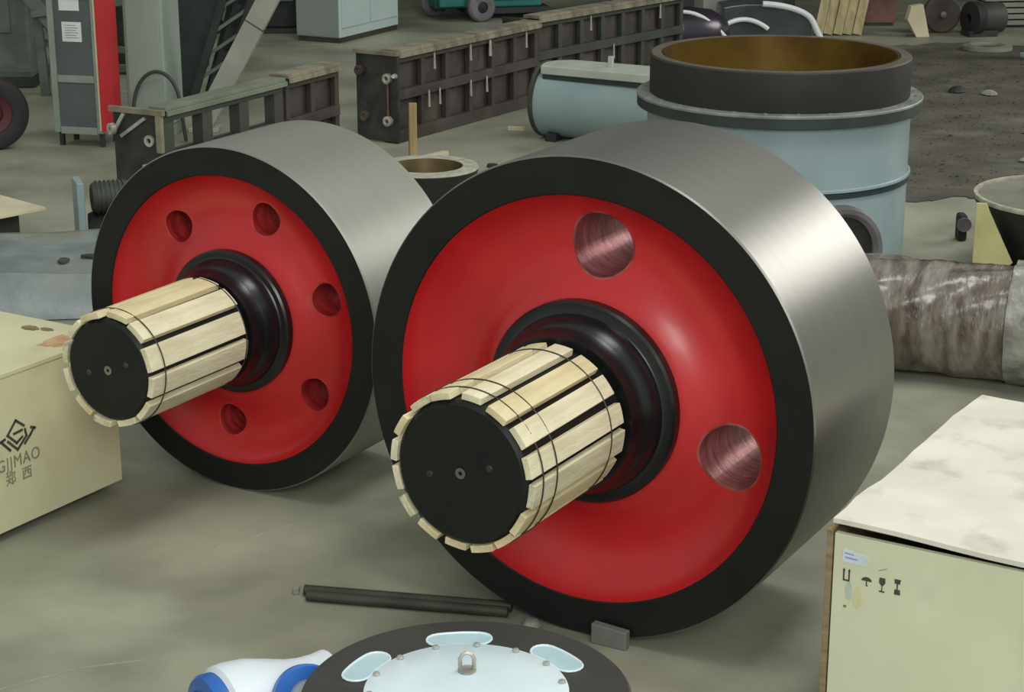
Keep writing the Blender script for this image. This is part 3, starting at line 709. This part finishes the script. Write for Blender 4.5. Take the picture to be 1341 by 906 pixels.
# bracing frame behind
t = thing('steel_bracing', 'grey green diagonal steel bracing behind the control cabinet', 'steel frame', (-3.85, 15.2, 0), 0)
for nm, a, b, wz in (('diagonal_brace', (-.35, 0, 1.3), (.62, 0, 0.02), .1), ('upright', (.1, .06, 0), (.03, .06, 1.5), .07), ('cross_rail', (.05, -.03, .66), (.8, -.03, .76), .05),
                 ('diagonal_brace', (.1, .12, .62), (.5, .12, .02), .07), ('cross_rail', (-.4, .2, .2), (.9, .2, .2), .06), ('upright', (.6, .2, 0), (.6, .2, 1.5), .05), ('diagonal_brace', (.2, .25, .5), (.9, .25, 1.2), .05), ('cross_rail', (.1, .1, .42), (.75, .1, .36), .05)):
    MB().bar(a, b, .05, wz).build(nm, M['steel_green'], t, .004)
o = thing('machine_housing', 'dull teal machine housing behind the bracing at the left edge', 'machine', (-4.35, 15.9, 0))
MB().box((0, 0, .62), (.8, .5, 1.1)).build('body', M['steel_green'], o, .03); MB().box((0, 0, .04), (.84, .54, .08)).build('base', M['dark'], o, .01)
MB().box((0, -.26, .7), (.5, .02, .5)).build('door', M['steel_green'], o, .008)
o = thing('machine_housing', 'dark brown machine housing behind the control cabinet', 'machine', (-3.3, 16.6, 0))
MB().box((0, 0, .75), (1.2, .5, 1.4)).build('body', M['dark'], o, .03); MB().box((0, 0, .03), (1.24, .54, .06)).build('base', M['frame'], o)
for k in range(4): MB().box((-.4 + .27 * k, -.26, .8), (.12, .02, 1.2)).build('rib', M['frame'], o, .005)

# leaning light beam and lattice
t = thing('leaning_beam', 'light grey steel beam leaning up beside the dark lattice', 'beam', (-2.26, 13.75, 0))
pa, pb = Vector((0, 0, .03)), Vector((.70, -.25, 1.25))
MB().bar(pa, pb, .15, .05, (0, -1, .3)).build('channel', M['steel_light'], t, .004)
MB().bar(pa.lerp(pb, .62), pa.lerp(pb, .625), .155, .056, (0, -1, .3)).build('joint', M['frame'], t)
MB().box((0.02, 0, .015), (.22, .16, .03)).build('foot_plate', M['steel_light'], t, .004)
t = thing('lattice_mast', 'dark lattice steel mast leaning behind the light beam', 'mast', (-2.42, 14.9, 0))
a0, a1 = Vector((-.1, 0, 0)), Vector((.35, 0, 1.3)); b0, b1 = Vector((.12, .02, 0)), Vector((.57, .02, 1.3))
c0, c1 = Vector((.0, .25, 0)), Vector((.45, .25, 1.3))
for p_, q_ in ((a0, a1), (b0, b1), (c0, c1)): MB().bar(p_, q_, .06, .06).build('chord', M['dark'], t, .004)
MB().bar((-.30, .3, 0.0), (.12, .3, 1.3), .34, .03, (0, -1, .1)).build('cover_plate', M['dark'], t, .004)
MB().bar((.05, .4, 0.0), (.45, .4, 1.3), .22, .03, (0, -1, .1)).build('cover_plate', M['dark'], t, .004)
for k in range(7):
    f0, f1 = k / 7, (k + 1) / 7
    MB().bar(a0.lerp(a1, f0), b0.lerp(b1, f1), .025, .025).build('lacing', M['steel_green'], t)
    MB().bar(b0.lerp(b1, f1), c0.lerp(c1, f0), .025, .025).build('lacing', M['dark'], t)
t = thing('dark_machine', 'black machine block behind the lattice mast beside the white cabinet', 'machine', (-2.55, 19.2, 0))
MB().box((.0, 0, .5), (1.0, .5, .9)).build('body', M['dark'], t, .02); MB().box((.0, -.02, .025), (1.1, .6, .05)).build('base', M['frame'], t)
MB().bar((-.2, -.4, .02), (-.5, -.28, .75), .06, .06).build('stay', M['steel_green'], t); MB().bar((.0, -.35, .35), (.4, -.35, .35), .03, .05).build('stay', M['steel_green'], t)
MB().bar((-.45, -.35, .62), (.05, -.35, .1), .05, .06).build('stay', M['steel_light'], t)

# white control cabinet
t = thing('switch_cabinet', 'white two door switch cabinet standing before the teal machine', 'cabinet', (-1.64, 18.2, 0), math.atan2(.894, .447))
MB().box((.56, .24, .95), (1.12, .48, 1.8)).build('body', M['cab_white'], t, .006)
for k in range(2):
    dr = MB().box((.29 + .54 * k, -.008, .97), (.51, .02, 1.66)).build('door', M['cab_white'], t, .005)
    MB().box((.29 + .54 * k + (.2 if k == 0 else -.2), -.026, .95), (.02, .02, .12)).build('door_handle', M['frame_end'], dr)
MB().box((-.006, .24, .95), (.012, .47, 1.78)).build('side_panel', M['cab_grey'], t, .003)
MB().box((.56, .24, .025), (1.1, .46, .05)).build('plinth', M['frame'], t)
# teal machine on wheels
t = thing('teal_machine', 'teal machine on small wheels beyond the tall brown frame', 'machine', (-.25, 20.0, 0), .25)
MB().box((0, .2, .55), (1.15, .5, .86)).build('body', M['teal'], t, .03)
MB().box((-.42, -.1, .5), (.28, .16, .7)).build('side_box', M['teal'], t, .02)
MB().box((.15, -.06, .5), (.7, .03, .6)).build('panel', M['teal'], t, .01)
for x, y in ((-.12, -.2), (.5, .35), (-.5, .35)):
    wl = MB().lathe([(.06, -.04), (.13, -.045), (.15, -.025), (.15, .025), (.13, .045), (.06, .04)], (x, y, .15), (.25, -1, 0), 32, closed=True).build('wheel', M['grey_wheel'], t)
    MB().lathe([(.005, -.035), (.059, -.03), (.059, .03), (.005, .05)], (x, y, .15), (.25, -1, 0), 20).build('wheel_hub', M['rubber'], wl)
MB().box((.2, .15, .09), (.9, .4, .06)).build('chassis', M['dark'], t)
# parcels / machinery left foreground
t = thing('electric_motor', 'small dark electric motor on a pale blue grey plate left of the smaller roller', 'motor', (-2.33, 10.2, 0), .35)
MB().lathe([(.02, 0), (.075, .005), (.085, .02), (.085, .2), (.075, .215), (.02, .22)], (.02, -.03, .30), (1, 0, .0), 28).build('motor_body', M['frame_green'], t)
for k in range(7): MB().lathe([(.08, 0), (.093, 0), (.093, .008), (.08, .008)], (.05 + .024 * k, -.03, .30), (1, 0, 0), 24, closed=True).build('cooling_fin', M['frame_green'], t)
MB().box((-.04, 0, .22), (.04, .2, .36)).build('mounting_plate', M['trough'], t, .006)
MB().lathe([(.02, 0), (.09, .0), (.1, .02), (.1, .16), (.02, .17)], (.0, -.02, .12), (1, -.15, 0), 28).build('gear_case', M['black'], t)
MB().box((.03, 0, .02), (.24, .22, .04)).build('base', M['trough'], t, .006)
# film covered pallet and board
t = thing('film_covered_load', 'low load under crumpled blue grey film behind the logo crate', 'wrapped load', (-2.45, 9.35, 0), .12)
nx, ny = 30, 26
rn = random.Random(9); ph = [(rn.uniform(3, 14), rn.uniform(3, 14), rn.uniform(0, 6), rn.uniform(.3, 1)) for _ in range(10)]
def crz(x, y): return .20 + .014 * sum(a_ * math.sin(kx * x + ky * y + p_) for kx, ky, p_, a_ in ph) / 3
vs = []; fs = []
for i in range(nx + 1):
    for j in range(ny + 1):
        x = (i / nx - .5) * 1.1; y = (j / ny - .5) * 1.1
        e_ = min(i, nx - i, j, ny - j)
        vs.append((x, y, crz(x, y) if e_ > 1 else (.16 if e_ == 1 else .005)))
for i in range(nx):
    for j in range(ny):
        b_ = i * (ny + 1) + j; fs.append((b_, b_ + ny + 1, b_ + ny + 2, b_ + 1))
MB().add(vs, fs).build('film_cover', M['film_grey'], t, angle=60)
MB().box((0, 0, .06), (1.0, 1.0, .12)).build('pallet_base', M['ply_edge'], t)
sl = blob((.33, -.12, crz(.33, -.12) + .006), (1, 0, 0), (0, 1, 0), .06, .03, 3, .012).build('dark_scrap', M['dark'], t)
blob((.2, -.2, crz(.2, -.2) + .004), (1, 0, 0), (0, 1, 0), .03, .05, 13, .01).build('dark_scrap', M['frame_green'], t)
o = MB().box((0, 0, 0), (.9, .42, .018)).build('plywood_board', M['sheet_wood'], bevel=.002)
o.location = (-3.0, 10.25, .26); o.rotation_euler = (0, 0, -.75)
tag(o, 'pale plywood board lying across low blocks at the left edge', 'board')
t = thing('timber_block', 'low timber block carrying the pale board at the left edge', 'block', (-3.0, 10.25, 0), -.75)
MB().box((.1, 0, .125), (.35, .3, .25)).build('body', M['frame_green'], t, .005); MB().box((.1, -.152, .12), (.3, .006, .12)).build('face_board', M['ply_edge'], t)

# ------------------------------------------------------------------ right: wrapped roll, conical part in its cradle
rd = Vector((.93, -.368, 0)).normalized()
t = thing('wrapped_roll', 'brown horizontal roll wrapped in clear film behind the right crate', 'roll', (1.95, 7.97, 0), math.atan2(rd.y, rd.x))
RR = .258
def crumple(x0, x1, R0, nxx, naa, amp, seed, zc):
    rn = random.Random(seed); pw = [(rn.uniform(6, 30), rn.randint(2, 14), rn.uniform(0, 6.28), rn.uniform(.3, 1)) for _ in range(16)]
    vs = []; fs = []
    for i in range(nxx + 1):
        x = x0 + (x1 - x0) * i / nxx
        for k in range(naa):
            a_ = 2 * PI * k / naa
            dr = amp * sum(w_ * math.sin(kx * x + m_ * a_ + p_) for kx, m_, p_, w_ in pw) / 4 + rn.uniform(-.002, .002)
            r_ = R0 + dr; r_ = min(r_, R0 + amp * 1.2)
            zz = max(.004, zc + r_ * math.sin(a_))
            vs.append((x, r_ * math.cos(a_), zz))
    for i in range(nxx):
        for k in range(naa):
            l = (k + 1) % naa; fs.append((i * naa + k, i * naa + l, (i + 1) * naa + l, (i + 1) * naa + k))
    fs.append(tuple(range(naa))); fs.append(tuple(nxx * naa + k for k in range(naa)))
    return MB().add(vs, fs)
crumple(-.75, .22, RR - .012, 70, 80, .010, 3, RR).build('wrapped_body', M['wrap'], t, angle=70)
crumple(.222, .75, RR + .004, 40, 80, .010, 6, RR + .01).build('wrapped_end', M['wrap_end'], t, angle=70)
# cradle and cone
t = thing('conical_part', 'black conical casting with grey top at the right edge', 'casting', (2.935, 9.70, 0))
MB().lathe([(.30, .03), (.32, .03), (.52, .395), (.515, .40), (.30, .40), (.28, .05)], (0, 0, 0), Zx, 80, closed=True).build('cone', M['cone_black'], t)
MB().lathe([(.18, .402), (.50, .402), (.50, .412), (.18, .412)], (0, 0, 0), Zx, 80, closed=True).build('top_face', M['cone_top'], t)
MB().lathe([(.50, .402), (.522, .402), (.524, .412), (.52, .424), (.50, .424)], (0, 0, 0), Zx, 80, closed=True).build('rim', M['rim_pale'], t)
MB().lathe([(.10, .40), (.175, .40), (.17, .55), (.10, .55)], (0, 0, 0), Zx, 48, closed=True).build('neck', M['brown_rust'], t)
t = thing('wooden_cradle', 'yellow plywood cradle under the black conical casting at the right', 'cradle', (2.37, 9.50, 0), -.3)
cp = [(.0, .0), (.165, .0), (.165, .075), (.20, .105), (.068, .365), (.05, .405), (.0, .405)]
MB().prism(cp, (0, 0, .025), (1, 0, 0), (0, 0, 1), .02).build('front_board', M['ply_yellow'], t, .002)
MB().prism([(0, 0), (.5, 0), (.5, .1), (.2, .1), (.1, .2), (0, .4)], (0, .0, .025), (0, 1, 0), (0, 0, 1), .02).build('side_board', M['ply_yellow'], t, .002)
MB().box((.35, .08, .012), (.7, .12, .024)).build('skid', M['ply_edge'], t)
o = thing('hose_reel', 'small dark block on the floor left of the plywood cradle', 'block', (2.53, 10.45, 0))
MB().box((0, 0, .075), (.05, .1, .15)).build('body', M['rubber'], o, .015); MB().lathe([(.01, 0), (.04, 0), (.04, .02), (.01, .02)], (0, -.052, .1), (0, -1, 0), 16).build('cap', M['grey_wheel'], o)
o.name = 'dark_block'

# ------------------------------------------------------------------ right background
# dark floor area strewn with swarf
rn = random.Random(21)
poly = [(2.05, 11.35), (2.6, 11.5), (3.3, 11.55), (4.6, 11.7), (6.5, 12.5), (7, 17.8), (5.2, 18.0), (4.2, 18.2), (3.2, 17.9), (2.5, 17.4), (1.9, 15.0)]
pp = []
for a_, b_ in zip(poly, poly[1:] + poly[:1]):
    for k in range(8):
        f_ = k / 8; pp.append((a_[0] + (b_[0] - a_[0]) * f_ + rn.uniform(-.05, .05), a_[1] + (b_[1] - a_[1]) * f_ + rn.uniform(-.09, .09)))
db = MB().prism(pp, (0, 0, .0005), (1, 0, 0), (0, 1, 0), .006).build('dirt_patch', M['dirt'], smooth=False)
tag(db, 'dark swarf and dirt patch covering the floor right of the drum', 'dirt', kind='stuff')
lumps = [(3.17, 15.1), (3.62, 15.4), (3.84, 15.25), (3.75, 13.6), (3.45, 12.6), (3.55, 12.5), (2.75, 13.25)]
chips = MB()
for k in range(1800):
    x = rn.uniform(2.1, 4.6); y = rn.uniform(11.6, 17.35); s_ = rn.uniform(.004, .011) * (1.8 if rn.random() < .04 else 1)
    if any((x - a_) ** 2 + (y - b_) ** 2 < .022 for a_, b_ in lumps) or abs(x - 3.15) < .22 and abs(y - 15.75) < .12: continue
    chips.box((x, y, .007 + s_ * .3), (s_, s_ * rn.uniform(.5, 1.6), s_ * .7), Matrix.Rotation(rn.uniform(0, 3), 3, 'Z'))
chips = chips.build('swarf_chips', M['dirt'], db, smooth=False); tag(chips, kind='stuff')
for k, (x, y, s_, m_, lb) in enumerate(((3.17, 15.1, .045, 'stone', 'pale lump on the dirt patch behind the drum rim'), (3.62, 15.4, .07, 'dark', 'dark clod on the dirt patch below the flat ring'), (3.84, 15.25, .06, 'stone', 'grey stone beside the dark clod on the dirt'),
     (3.75, 13.6, .05, 'stone', 'pale greenish stone on the dirt near the right edge'), (3.45, 12.6, .04, 'stone', 'pale pebble on the dirt above the conical casting'), (3.55, 12.5, .045, 'dark', 'dark pebble beside the pale pebble above the conical casting'), (2.75, 13.25, .03, 'stone', 'single pale pebble in the middle of the dirt patch'))):
    o = MB().lathe([(.003, 0), (s_, .01), (s_ * .9, s_ * .5), (s_ * .5, s_ * .8), (.004, s_ * .9)], (0, 0, 0), Zx, 9).build('dirt_lump', M[m_], smooth=False)
    o.location = (x, y, .007); o.rotation_euler = (0, 0, k); o.scale = (1.3, 1, .8); tag(o, lb, 'lump')
# flat wooden scrap on dirt
o = MB().prism([(-.16, -.03), (.1, -.05), (.17, .02), (.0, .05), (-.15, .03)], (0, 0, 0), (1, 0, 0), (0, 1, 0), .02).build('scrap_plate', M['grey_box'], bevel=.003)
o.location = (3.15, 15.75, .007); o.rotation_euler = (0, 0, .05); tag(o, 'pale flat scrap plate on the dirt right of the drum rim', 'scrap')
# flat ring
t = thing('flat_ring', 'pale flat ring lying on the dark floor below the grinding wheels', 'ring', (4.42, 17.75, .007))
MB().lathe([(.13, 0), (.225, 0), (.23, .01), (.225, .04), (.16, .05), (.13, .035)], (0, 0, 0), Zx, 48, closed=True).build('body', M['cone_top'], t)
MB().lathe([(.01, .0), (.128, .0), (.128, .02), (.01, .02)], (0, 0, 0), Zx, 32).build('centre_plate', M['frame'], t)
# pulley wheels
t = thing('pulley_wheel', 'dark pulley wheel with pale hub beside the cream block', 'wheel', (4.24, 19.0, 0), .1)
MB().lathe([(.03, 0), (.17, 0), (.185, .012), (.185, .07), (.17, .08), (.03, .07)], (0, .0, .185), (0, -1, 0), 40, closed=True).build('disc', M['frame'], t)
MB().lathe([(.005, 0), (.035, 0), (.03, .11), (.005, .12)], (0, 0, .185), (0, -1, 0), 20).build('hub', M['grey_wheel'], t)
t = thing('cream_block', 'cream leaning block left of the dark pulley wheel', 'block', (3.93, 18.72, 0), .1)
MB().prism([(.0, .0), (.13, .0), (.05, .32), (-.07, .30), (-.1, .17)], (0, 0, 0), (1, 0, 0), (0, 0, 1), .1).build('body', M['sheet_wood'], t, .006)
MB().box((.02, -.05, .01), (.2, .03, .02)).build('base_strip', M['frame'], t)
t = thing('upright_casting', 'dark upright casting with pale flank right of the pulley wheel', 'casting', (4.58, 18.75, 0), .2)
MB().lathe([(.05, 0), (.15, 0), (.165, .02), (.165, .1), (.05, .12)], (-.02, 0, .17), (-1, -.2, 0), 36, closed=True).build('disc', M['rubber'], t)
MB().lathe([(.01, 0), (.13, .0), (.15, .1), (.15, .24), (.01, .24)], (-.02, .0, .17), (1, .2, 0), 36).build('barrel', M['frame_green'], t)
MB().box((0, 0, .03), (.3, .2, .06)).build('base', M['dark'], t, .005)
t = thing('grey_sheet_stack', 'stack of light grey sheets at the right behind the casting', 'sheets', (5.25, 19.6, 0), .15)
for k in range(5): MB().box((.0, 0, .05 + .06 * k), (1.1, .5, .045)).build('sheet', M['grey_box'], t, .004)
MB().box((0, 0, .0125), (1.0, .4, .024)).build('bearer', M['frame'], t)
t = thing('dark_bin', 'dark brown bin between the leaning boards and the cream block', 'bin', (3.62, 19.6, 0), .0)
MB().box((0, 0, .28), (.55, .3, .5)).build('body', M['brown_rust'], t, .01); MB().box((0, 0, .015), (.5, .28, .03)).build('base', M['dark'], t); MB().box((0, -.155, .45), (.57, .02, .05)).build('rim', M['frame'], t)
t = thing('teal_post', 'pale teal machine post at the right edge', 'post', (4.68, 17.2, .0067), .1)
MB().box((.08, 0, .6), (.2, .2, 1.2)).build('post', M['teal_pale'], t, .006)
bpl = MB().box((.08, 0, .02), (.26, .26, .04)).build('base_plate', M['cab_white'], t, .004)
MB().cyl((-.02, -.105, .06), (-.02, -.125, .06), .02, n=12).build('bolt', M['dark'], bpl)
# leaning boards
t = thing('leaning_boards', 'pale timber boards leaning upright behind the drum', 'boards', (3.0, 18.75, 0), 0)
for k in range(5):
    b_ = MB().bar((.0 + .095 * k, 0 + .012 * (k % 2), 0.012), (.24 + .095 * k, .28 + .012 * (k % 2), 1.1), .088, .02, (0, -1, .2)).build('board', M['pallet'], t, .002)
MB().bar((.1, .14, .45), (.56, .14, .45), .02, .06).build('cross_batten', M['stick'], t, .002)
# purple motor, silver cover
t = thing('purple_motor', 'purple black motor housing with pale hub left of the drum rim', 'motor', (1.50, 17.1, 0), .15)
MB().lathe([(.02, 0), (.2, 0), (.225, .03), (.235, .2), (.20, .42), (.12, .55), (.02, .6)], (-.12, .0, .25), (1, .12, 0), 48).build('housing', M['purple'], t)
MB().lathe([(.07, -.04), (.235, -.05), (.25, -.02), (.25, .01), (.07, .02)], (-.13, 0, .25), (1, .5, 0), 48, closed=True).build('wheel_disc', M['purple'], t)
MB().lathe([(.015, -.06), (.055, -.06), (.068, -.04), (.068, -.01), (.015, .0)], (-.15, -.02, .25), (1, .5, 0), 28, closed=True).build('hub', M['pale_metal'], t)
MB().tube([(-.02 + .04 * k, -.13 + .002 * k, .455 - .0022 * k * k) for k in range(12)], .018, 8).build('white_trim', M['silver'], t)
MB().box((.1, 0, .02), (.5, .3, .04)).build('base', M['dark'], t)
t = thing('arched_cover', 'grey arched machine cover with white glossy edges behind the drum', 'cover', (2.35, 17.9, 0), .05)
arc = [(-.42 + .84 * k / 32, .24 + .20 * math.sqrt(max(0, 1 - ((k / 32 - .35) / .66) ** 2))) for k in range(33)]
MB().prism([(-.42, .02)] + arc + [(.42, .02)], (0, .2, 0), (1, 0, 0), (0, 0, 1), .4).build('shell', M['glass_dark'], t, .02)
MB().tube([(x, -.21, z_ - .0) for x, z_ in arc[14:]] + [(.5, -.22, .12)], .028, 10).build('white_edge', M['silver'], t)
MB().tube([(-.38 + .38 * k / 14, -.235, .20 + .10 * math.sin(PI * (.18 + .8 * k / 14)) ** .8) for k in range(15)], .022, 10).build('white_edge', M['silver'], t)
MB().box((0, 0, .015), (.8, .36, .03)).build('base', M['dark'], t)
t = thing('grey_carton', 'light grey carton behind the purple motor', 'box', (1.95, 18.5, 0), .2)
MB().box((0, 0, .22), (.32, .3, .44)).build('body', M['grey_box'], t, .006); MB().box((0, 0, .445), (.31, .29, .008)).build('flap', M['trough_top'], t)
t = thing('dark_machine', 'dark machine base at the top edge behind the arched cover', 'machine', (2.0, 20.3, 0), .1)
MB().box((0, 0, .35), (1.9, .5, .6)).build('body', M['dark'], t, .02); MB().box((0, 0, .025), (1.8, .45, .05)).build('base', M['frame'], t)
for k in range(5): MB().box((-.75 + .37 * k, -.26, .35), (.2, .02, .4)).build('panel', M['frame_green'], t, .004)
